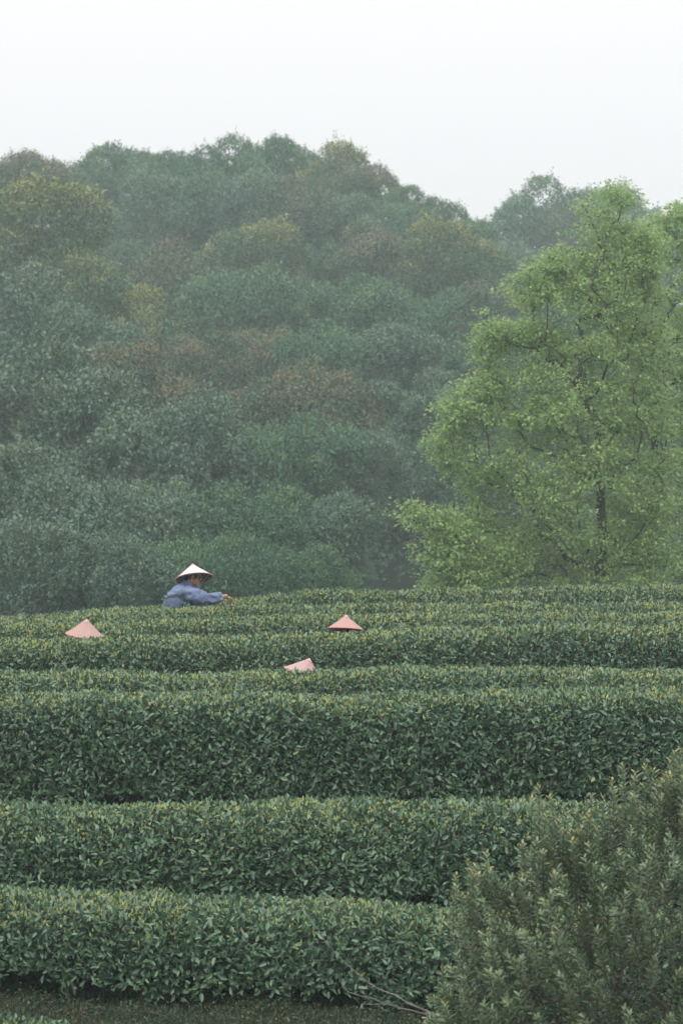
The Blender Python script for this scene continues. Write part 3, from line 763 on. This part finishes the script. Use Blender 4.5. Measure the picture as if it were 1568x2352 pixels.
# u, v of the crown's centre, radius in frame units, distance, foliage, label
FT = [
 (-60, 470, 110, 150, 'brown', 'dark tree half cut off by the left edge at the left end of the ridge'),
 (70, 452, 92, 150, 'brown', 'dull brownish tree on the ridge, second from the left edge'),
 (175, 462, 76, 152, 'green', 'dark tree in the shallow dip of the ridge left of the rounded one'),
 (262, 432, 80, 155, 'green', 'rounded dark green ridge tree left of the brighter green one'),
 (396, 408, 74, 150, 'green', 'brighter green tree with a pointed top standing up on the ridge'),
 (325, 425, 66, 157, 'green', 'dark tree squeezed between the rounded and the pointed ridge trees'),
 (520, 432, 78, 152, 'green', 'low dull green tree on the ridge between the pointed one and the summit'),
 (640, 404, 80, 156, 'green', 'dark green summit tree, the highest crown of the hill'),
 (765, 434, 84, 153, 'yellow', 'faintly yellow tinged summit tree right of the highest crown'),
 (840, 455, 66, 150, 'brown', 'rusty topped tree where the ridge starts to fall to the right'),
 (925, 520, 82, 148, 'green', 'dark tree on the falling right part of the ridge'),
 (1008, 516, 66, 150, 'green', 'tree with a small pointed top on the falling ridge'),
 (1076, 592, 68, 148, 'green', 'last tree of the main ridge before the notch of sky'),
 (1236, 532, 84, 178, 'green', 'distant rounded tree beyond the notch in the ridge'),
 (1315, 560, 92, 176, 'brown', 'distant brownish tree between the notch and the bright green trees'),
 (1420, 560, 95, 178, 'green', 'distant dark tree behind the top of the bright green tree'),
 (1540, 590, 100, 176, 'green', 'distant dark tree behind the bright trees at the right edge'),
 (1165, 655, 78, 160, 'grey', 'grey green tree below the notch in the ridge'),
 (1290, 680, 95, 150, 'grey', 'hazy tree below the distant brownish one'),
 (455, 446, 62, 155, 'green', 'small dark tree filling the ridge right of the pointed one'),
 (585, 436, 62, 157, 'green', 'small dark tree on the ridge just left of the summit'),
 (705, 428, 64, 157, 'green', 'small dark tree on the ridge between the two summit crowns'),
 (330, 520, 92, 146, 'grey', 'blue grey tree below the pointed ridge tree'),
 (460, 500, 88, 146, 'green', 'dark tree below the low dull green ridge tree'),
 (575, 500, 88, 145, 'grey', 'blue grey tree under the left side of the summit'),
 (690, 520, 88, 145, 'brown', 'brown tinged tree straight under the summit'),
 (800, 545, 88, 144, 'grey', 'grey green tree under the rusty topped ridge tree'),
 (880, 575, 72, 143, 'green', 'tree below the dark tree on the falling ridge'),
 (215, 560, 80, 142, 'grey', 'shaded blue grey tree right of the big yellow tipped crown'),
 (985, 620, 82, 130, 'yellow', 'yellow tipped tree left of the other yellow one below the falling ridge'),
 (1085, 645, 82, 130, 'yellow', 'yellow tipped tree nearest the notch, below the end of the ridge'),
 (600, 625, 104, 131, 'yellow', 'large yellow topped tree in the middle of the hillside'),
 (410, 675, 96, 130, 'brown', 'buff brown tree left of the large yellow topped one'),
 (850, 625, 96, 132, 'brown', 'pinkish brown tree above the centre right of the hillside'),
 (725, 640, 84, 134, 'green', 'green tree between the large yellow top and the pinkish brown one'),
 (300, 640, 78, 134, 'grey', 'dark blue grey tree beside the buff brown one'),
 (80, 600, 145, 112, 'yellow', 'big yellow tipped crown filling the upper left edge'),
 (205, 690, 100, 108, 'yellow', 'yellowish tree under the right side of the big yellow tipped crown'),
 (540, 745, 108, 118, 'green', 'broad green tree below the large yellow topped one'),
 (690, 745, 100, 118, 'green', 'broad green tree in the very middle of the hillside'),
 (850, 745, 104, 117, 'green', 'green tree below the pinkish brown one'),
 (1000, 740, 100, 116, 'green', 'green tree below the left yellow tipped one'),
 (1110, 750, 88, 116, 'brown', 'brownish tree touching the upper outline of the bright green tree'),
 (350, 790, 100, 106, 'yellow', 'yellow orange flecked tree on the left of the hillside'),
 (470, 870, 92, 102, 'brown', 'orange brown tree right of the yellow orange flecked one'),
 (600, 850, 92, 104, 'brown', 'rust flecked tree left of centre, above the orange ones'),
 (740, 865, 104, 102, 'green', 'green tree with a rounded top at the centre of the wood'),
 (880, 860, 96, 102, 'grey', 'grey green tree right of the centre of the wood'),
 (1000, 860, 96, 102, 'grey', 'blue grey tree left of the bright green tree, upper of two'),
 (1095, 880, 76, 100, 'green', 'dark tree behind the left outline of the bright green tree'),
 (50, 790, 135, 92, 'grey', 'large grey leaved tree at the left edge below the yellow crown'),
 (205, 860, 110, 91, 'grey', 'grey green tree next to the large grey leaved one at left'),
 (330, 940, 112, 88, 'brown', 'rusty tinted tree above the white hat'),
 (690, 955, 108, 90, 'brown', 'orange flecked tree at the centre, left one of the pair'),
 (790, 965, 92, 90, 'brown', 'orange flecked tree at the centre, right one of the pair'),
 (560, 970, 100, 90, 'brown', 'brownish green tree left of the orange flecked pair'),
 (910, 985, 92, 91, 'grey', 'blue grey tree right of the orange flecked pair'),
 (1020, 985, 92, 90, 'grey', 'blue grey tree left of the bright green tree, lower of two'),
 (60, 970, 160, 80, 'grey', 'large grey green tree at the left edge, half way down the wood'),
 (240, 1050, 150, 77, 'grey', 'broad grey green tree with hanging leaves at the left'),
 (430, 1050, 125, 79, 'grey', 'grey green tree straight above the worker in blue'),
 (590, 1085, 110, 80, 'green', 'bushy green tree above and right of the worker in blue'),
 (720, 1085, 104, 81, 'green', 'green tree in the lower middle of the wood'),
 (835, 1090, 84, 82, 'grey', 'grey green tree above the dark opening in the wood'),
 (950, 1050, 92, 89, 'grey', 'dim tree whose boughs hang over the dark opening'),
 (1040, 1110, 88, 88, 'grey', 'dim tree behind the lowest left bough of the bright trees'),
 (20, 1200, 150, 68, 'grey', 'nearest grey leaved tree at the left edge above the hedges'),
 (190, 1255, 150, 66, 'grey', 'near grey leaved tree above the left plaid hat'),
 (350, 1240, 125, 68, 'grey', 'near grey leaved tree directly behind the back of the worker in blue'),
 (500, 1255, 115, 68, 'green', 'near tree directly behind the outstretched arm of the worker in blue'),
 (630, 1240, 110, 69, 'green', 'near green tree right of the worker in blue'),
 (745, 1240, 100, 70, 'grey', 'near tree on the left of the dark opening'),
 (792, 1335, 52, 70, 'grey', 'low tree at the foot of the dark opening, left side'),
 (70, 1370, 130, 62, 'grey', 'low leafy bush like tree just above the left end of the hedges'),
 (270, 1360, 110, 62, 'grey', 'low leafy tree between the left plaid hat and the worker in blue'),
 (450, 1345, 100, 63, 'green', 'low leafy tree right behind the white hat'),
 (600, 1335, 90, 63, 'green', 'low leafy tree just above the hedge skyline right of the picking hand'),
 (720, 1335, 80, 63, 'green', 'low leafy tree on the hedge skyline left of the dark opening'),
 (1180, 1150, 110, 92, 'grey', 'dim tree seen through the bright green tree, low down'),
 (1200, 980, 110, 96, 'grey', 'dim tree seen through the left half of the bright green tree'),
 (1230, 820, 110, 104, 'green', 'dark tree behind the upper left of the bright green tree'),
 (1380, 760, 110, 106, 'green', 'dark tree behind the upper middle of the bright green tree'),
 (1400, 1000, 120, 94, 'green', 'dark tree behind the centre of the bright green tree'),
 (1400, 1220, 120, 86, 'grey', 'dark tree behind the trunk of the bright green tree'),
 (1550, 840, 120, 104, 'green', 'dark tree behind the bright tree at the right edge, upper'),
 (1590, 1060, 120, 94, 'green', 'dark tree behind the bright tree at the right edge, lower'),
 (1600, 1250, 120, 86, 'grey', 'dark tree behind the lowest right corner of the wood'),
]
src = None
rf = np.random.default_rng(77)
for q, (u, v, rp, D, kind, lab) in enumerate(FT):
    c = at(u, v, D); rr = rp / F * D * 1.16
    rr *= rf.uniform(.92, 1.10); sz = rf.uniform(.98, 1.40); c[2] -= (sz - 1.1) * rr
    me, tm = CROWNS[(q * 5 + q // 9) % 9]
    t = empty('forest_tree', (c[0], c[1], float(terrain(np.array([c[0]]), np.array([c[1]]))[0]) - .1), rf.uniform(0, 6.28))
    zc = c[2] - t.location.z
    tag(t, lab, 'tree', 'trees of the wood on the hill')
    o1 = bpy.data.objects.new('crown', me); COL.objects.link(o1); o1.parent = t; o1['kind'] = 'stuff'
    o1.location = (0, 0, zc); o1.scale = (rr, rr, rr * sz)
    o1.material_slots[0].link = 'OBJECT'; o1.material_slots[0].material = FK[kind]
    o2 = bpy.data.objects.new('trunk', tm); COL.objects.link(o2); o2.parent = t
    o2.location = (0, 0, zc); o2.scale = (rr, rr, max(zc, .8 * rr) / 2.6)

# undergrowth that closes the wood's floor
def undergrowth():
    r = np.random.default_rng(8)
    n = 1300; y = 62 + (r.random(n)) * 112; x = r.uniform(-.26, .26, n) * y * 1.0
    uu = x / y * F + 784; ok = ~((uu > 850) & (uu < 1010) & (y > 70) & (y < 83)); x, y = x[ok], y[ok]; n = len(x)   # the dark opening stays clear
    k = 60; sz = r.uniform(.5, 1.2, n)
    dd = rand_dirs(n * k, r).reshape(n, k, 3); dd[..., 2] = np.abs(dd[..., 2])
    P = np.stack([x, y, terrain(x, y)], -1)[:, None] + dd * sz[:, None, None] * r.uniform(.75, 1.05, (n, k, 1))
    P = P.reshape(-1, 3); d = dd.reshape(-1, 3); m = len(P)
    L = r.uniform(.14, .26, m)
    g = leaf_arrays(P, unit(r.normal(0, .6, (m, 3)) + d * .5), unit(d + r.normal(0, .4, (m, 3)) + [0, 0, .3]), L, L * .5, r.beta(2, 3, m), np.zeros(m), simple=True)
    o = link('undergrowth', np_mesh('undergrowth', *g[:2], 4, g[2]), FK['green']); tag(o, 'dark undergrowth on the floor of the wood', 'undergrowth', kind='stuff')
undergrowth()

# ------------------------------------------------------------------ bright spring trees on the right
def inside_poly(u, v, poly):
    poly = np.array(poly, float); c = np.zeros(len(u), bool); j = len(poly) - 1
    for i in range(len(poly)):
        xi, yi = poly[i]; xj, yj = poly[j]
        hit = ((yi > v) != (yj > v)) & (u < (xj - xi) * (v - yi) / (yj - yi + 1e-9) + xi)
        c ^= hit; j = i
    return c
def edge_dist(u, v, poly):
    P = np.array(poly, float); Q = np.roll(P, -1, 0); d = np.full(len(u), 1e9)
    for a, b in zip(P, Q):
        ab = b - a; t = np.clip(((u - a[0]) * ab[0] + (v - a[1]) * ab[1]) / (ab @ ab), 0, 1)
        d = np.minimum(d, np.hypot(u - a[0] - t * ab[0], v - a[1] - t * ab[1]))
    return d
def spring_tree(poly, D, base_u, top_uv, n_pts, leaves_per, seed, label, r_base=.13, thick=.75):
    r = np.random.default_rng(seed)
    P2 = np.array(poly, float); lo, hi = P2.min(0), P2.max(0)
    u = r.uniform(lo[0], hi[0], n_pts * 6); v = r.uniform(lo[1], hi[1], n_pts * 6)
    k = inside_poly(u, v, poly); u, v = u[k][:n_pts], v[k][:n_pts]
    e = np.minimum(edge_dist(u, v, poly), 230) / F * D
    dep = r.uniform(-1, 1, len(u)) * (e * thick + .12)
    dep = np.sign(dep) * np.abs(dep)
    # thin out into clumps so that layers and gaps appear
    Yd = D + dep; pts = np.stack([(u - 784) / F * Yd, Yd, -(v - 1176) / F * Yd], -1)
    cl = np.array([mnoise.noise(Vector((p[0] * 1.05, p[1] * 1.05, p[2] * 2.3 + seed))) for p in pts])
    keep = (cl > -.07 - (e < .25) * .15) | ((pts[:, 2] > at(0, 640, D)[2]) & (cl > -.35))
    pts = pts[keep]; 
    bx = (base_u - 784) / F * D; base = np.array([bx, D, float(terrain(np.array([bx]), np.array([D]))[0]) - .15])
    top = at(*top_uv, D)
    tubes, N, kids = grow(pts, base, top, .0085, r_base, seed)
    t = empty('spring_tree', base); tag(t, label, 'tree', 'bright green trees in new leaf')
    link('trunk', tubes_mesh('trunk', [(p - base, rr) for p, rr in tubes], 5), M['bark'], t)
    # leaf sprays: each point carries a few drooping sprigs
    m = len(pts); i = np.repeat(np.arange(m), leaves_per); n = len(i)
    spr = r.integers(0, 3, n); ctr = r.normal(0, .15, (m, 3, 3)) * [1, 1, .6]
    off = ctr[i, spr] + r.normal(0, .07, (n, 3)) * [1.15, 1.15, .7]
    P = pts[i] + off
    A = unit(off * 2.5 + r.normal(0, .45, (n, 3)) + [0, 0, -.12]); Nn = unit(np.array([0, 0, 1.]) + r.normal(0, .5, (n, 3)))
    L = r.uniform(.050, .092, n); tone = r.uniform(-.25, .25, m)[i]
    tr = np.clip(r.beta(4, 4, n) + tone, 0, 1); tg = np.clip(r.normal(.10, .14, n) + (off[:, 2] > .1) * .3, 0, .9)
    V, I, T = leaf_arrays(P - base, A, Nn, L, L * r.uniform(.55, .8, n), tr, tg, .15, .15, simple=True)
    link('crown', np_mesh('crown', V, I, 4, T), M['spring'], t, 'stuff')

spring_tree([(985, 1420), (988, 1330), (1005, 1270), (1045, 1235), (1070, 1190), (1085, 1130), (1050, 1095), (1000, 1060), (985, 1015), (1025, 985), (1012, 935), (1060, 890), (1085, 868), (1118, 870), (1098, 790), (1112, 695), (1150, 670), (1185, 630),
             (1245, 600), (1282, 565), (1318, 555), (1310, 500), (1335, 465), (1370, 455), (1392, 425), (1425, 425), (1462, 455), (1465, 515), (1500, 530), (1520, 700), (1530, 900), (1540, 1420)],
            50, 1392, (1372, 960), 4300, 34, 21, 'tallest bright green tree, with the forked dark trunk and the pointed top', .14)
spring_tree([(1400, 1420), (1395, 1000), (1415, 700), (1455, 555), (1488, 508), (1535, 485), (1600, 450), (1700, 460), (1800, 640), (1850, 1000), (1850, 1420)],
            54, 1481, (1500, 900), 3300, 34, 22, 'bright green tree cut off by the right edge of the photo', .14)
spring_tree([(1000, 1420), (985, 1335), (1000, 1288), (956, 1262), (952, 1244), (1000, 1240), (1020, 1222), (965, 1208), (930, 1198), (924, 1178), (945, 1156), (966, 1176), (1000, 1180), (1015, 1158), (1040, 1165), (1052, 1190), (1095, 1230), (1120, 1290), (1110, 1420)],
            49.4, 1130, (1120, 1340), 300, 40, 23, 'low bright green tree whose boughs reach left over the dark opening', .06, .8)

# ------------------------------------------------------------------ shrub in the lower right corner
def shrub():
    r = np.random.default_rng(55)
    D = 14.5
    tips = [(1236, 1803), (1357, 1828), (1429, 1756), (1480, 1756), (1548, 1729), (1525, 1782), (1248, 1916), (1199, 1937), (1116, 1961), (1074, 1975), (1048, 2008), (1395, 1967), (1308, 1918), (1300, 1869), (1262, 1830), (1455, 1800), (1017, 2224), (1500, 1765), (1565, 1760), (1410, 1810), (1290, 1960), (1350, 1870), (1600, 1700), (1640, 1690), (1562, 1722), (1538, 1748)]
    tips += [(u + r.uniform(-26, 26), v + r.uniform(18, 75)) for u, v in tips for _ in range(3)]
    env = np.array([(975, 2330), (990, 2262), (1017, 2226), (1040, 2130), (1030, 2080), (1046, 2012), (1074, 1990), (1116, 1975), (1160, 2010), (1199, 1950), (1232, 1880), (1270, 1890), (1300, 1885), (1335, 1900), (1357, 1850), (1390, 1860), (1429, 1785), (1455, 1815), (1480, 1785), (1510, 1805), (1548, 1760), (1620, 1710), (1760, 1680), (1900, 1900)], float)
    base0 = np.array([(1520 - 784) / F * D, D, 0]); base0[2] = float(terrain(base0[:1], base0[1:2])[0]) - .05
    T, Dr, org = [], [], []
    for (u, v) in tips:
        T.append(at(u, v, D + r.uniform(-.25, .25))); org.append(1)
    n = 1080
    for _ in range(n):
        u = r.uniform(975, 1860); vt = np.interp(u, env[:, 0], env[:, 1])
        if vt > 2340: continue
        v = vt + 8 + r.random() ** .9 * (2460 - vt)
        if u < 1045 and 2040 < v < 2200: continue
        e = min(1.0, (v - vt) / 220, (u - 960) / 200 + .2)
        T.append(at(u, v, D + r.uniform(-1, 1) * (.12 + .65 * e))); org.append(0)
    T = np.array(T); org = np.array(org)
    ctr = at(1490, 2480, D)
    out = unit(T - ctr); dirs = unit(out * .75 + [0, 0, .65] + r.normal(0, .24, (len(T), 3)))
    dirs[org == 1] = unit(np.array([0, 0, 1.0]) + r.normal(0, .09, ((org == 1).sum(), 3)))
    ln = r.uniform(.16, .30, len(T)); ln[org == 1] = r.uniform(.26, .36, (org == 1).sum())
    B = T - dirs * ln[:, None]
    tubes, N, kids = grow(B, base0, at(1500, 2230, D), .0016, .034, 5, penal=.25)
    shoots = [(np.array([B[i] - dirs[i] * .02, (B[i] + T[i]) / 2 + r.normal(0, .006, 3), T[i] - dirs[i] * .015]), np.array([.0032, .0026, .0016])) for i in range(len(T))]
    t = empty('evergreen_shrub', base0); tag(t, 'soft focus evergreen shrub with orange shoot tips filling the lower right corner', 'shrub')
    link('branches', tubes_mesh('branches', [(p - base0, q) for p, q in tubes], 5), M['twig'], t, 'stuff')
    link('shoots', tubes_mesh('shoots', [(p - base0, q) for p, q in shoots], 4), M['twig'], t, 'stuff')
    P, A, Nn, L, tr, tg = [], [], [], [], [], []
    for i in range(len(T)):
        k = int(ln[i] * 125) + 3; f = np.linspace(0.02, 1, k) ** .85
        ax = dirs[i]; s1 = unit(np.cross(ax, [.3, .9, .1])); s2 = np.cross(ax, s1)
        an = np.arange(k) * 2.4 + r.uniform(0, 6)
        rd = np.cos(an)[:, None] * s1 + np.sin(an)[:, None] * s2
        p = B[i] + (T[i] - B[i]) * f[:, None]
        el = (.35 + .75 * f)[:, None] + r.normal(0, .12, (k, 1))
        a = unit(rd + ax * el + r.normal(0, .10, (k, 3)))
        nn = unit(ax * 1.0 - rd * el + r.normal(0, .12, (k, 3)))
        l_ = r.uniform(.034, .058, k) * np.where(f > .9, .75, 1)
        P.append(p); A.append(a); Nn.append(nn); L.append(l_)
        tr.append(np.clip(.25 + .5 * f + r.normal(0, .18, k), 0, 1))
        o_ = (.55 if org[i] else (.35 if r.random() < .25 else .08))
        tg.append(np.clip((f - .80) * 4.5, 0, 1) * o_ * r.uniform(.6, 1, k))
    P, A, Nn, L, tr, tg = map(np.concatenate, (P, A, Nn, L, tr, tg))
    # narrow leaves, widest towards the tip
    front = np.where(tg < .05)[0]; uu = P[:, 0] / P[:, 1] * F + 784; vv = 1176 - P[:, 2] / P[:, 1] * F
    front = front[(uu[front] > 960) & (uu[front] < 1568) & (vv[front] < 2352)]
    pick = front[np.argsort(P[front, 1] - L[front] * 6)][:300]
    rest = np.ones(len(P), bool); rest[pick] = False
    V, I, T_ = leaf_arrays(P[rest] - base0, A[rest], Nn[rest], L[rest], L[rest] * .37, tr[rest], tg[rest], .15, .14)
    link('foliage', np_mesh('foliage', V, I, 4, T_), M['shrub'], t, 'stuff')
    leaf_objects(t, base0, P[pick], A[pick], Nn[pick], L[pick], SLEAF)
shrub()

# bare dead branch reaching left in front of the nearest hedge
def dead_branch():
    def q(x, y, D): return at((1200 + .4464 * x) / 1.7417, (3700 + .4464 * y) / 1.7417, D)
    D = 15.6
    a = [q(x, y, D + dz) for x, y, dz in ((200, 70, .3), (215, 130, .25), (330, 270, .2), (460, 390, .15), (600, 510, .1), (700, 575, .1), (850, 630, .05), (960, 700, 0), (1090, 755, 0), (1200, 800, 0), (1320, 870, 0), (1450, 990, 0), (1620, 1150, 0), (1850, 1300, -.1))]
    b = [q(x, y, D + dz) for x, y, dz in ((362, 512, .1), (385, 565, .1), (440, 605, .05), (550, 640, 0), (640, 655, 0), (740, 700, -.05), (860, 740, -.05), (1000, 768, -.05), (1140, 810, 0), (1260, 860, 0), (1400, 960, 0))]
    c = [q(x, y, D + dz) for x, y, dz in ((585, 713, -.1), (700, 712, -.08), (800, 712, -.06), (880, 738, -.05))]
    d_ = [q(x, y, D) for x, y in ((1250, 752), (1290, 800), (1320, 870))]
    base = a[-1].copy()
    t = empty('dead_branch', base); tag(t, 'bare grey dead branch reaching left in front of the nearest tea hedge', 'branch')
    o = link('branch', tubes_mesh('branch', [(np.array(a) - base, np.linspace(.0012, .0095, len(a)))], 7), M['dead'], t)
    link('twig', tubes_mesh('twig', [(np.array(b) - base, np.linspace(.0018, .0065, len(b)))], 7), M['dead'], t)
    link('twig', tubes_mesh('twig', [(np.array(c) - base, np.linspace(.0026, .004, len(c)))], 6), M['dead'], t)
    link('twig', tubes_mesh('twig', [(np.array(d_) - base, np.linspace(.0016, .0025, len(d_)))], 6), M['dead'], t)
dead_branch()

print('TRIS', sum(len(m_.loops) - 2 * len(m_.polygons) for m_ in bpy.data.meshes))
# ------------------------------------------------------------------ haze
def haze():
    lo = Vector((-300, -70, -8.2)); hi = Vector((300, 430, 34))
    me = bpy.data.meshes.new('haze')
    v = [(x, y, z) for x in (lo.x, hi.x) for y in (lo.y, hi.y) for z in (lo.z, hi.z)]
    me.from_pydata(v, [], [(0, 1, 3, 2), (4, 6, 7, 5), (0, 4, 5, 1), (2, 3, 7, 6), (0, 2, 6, 4), (1, 5, 7, 3)])
    m = bpy.data.materials.new('haze'); m.use_nodes = True; n = m.node_tree.nodes; n.clear()
    out = n.new('ShaderNodeOutputMaterial'); pv = n.new('ShaderNodeVolumePrincipled')
    pv.inputs['Color'].default_value = (.75, .90, .87, 1); pv.inputs['Density'].default_value = .00148
    m.node_tree.links.new(pv.outputs[0], out.inputs['Volume'])
    me.materials.append(m); o = bpy.data.objects.new('haze', me); COL.objects.link(o); o['kind'] = 'stuff'
haze()
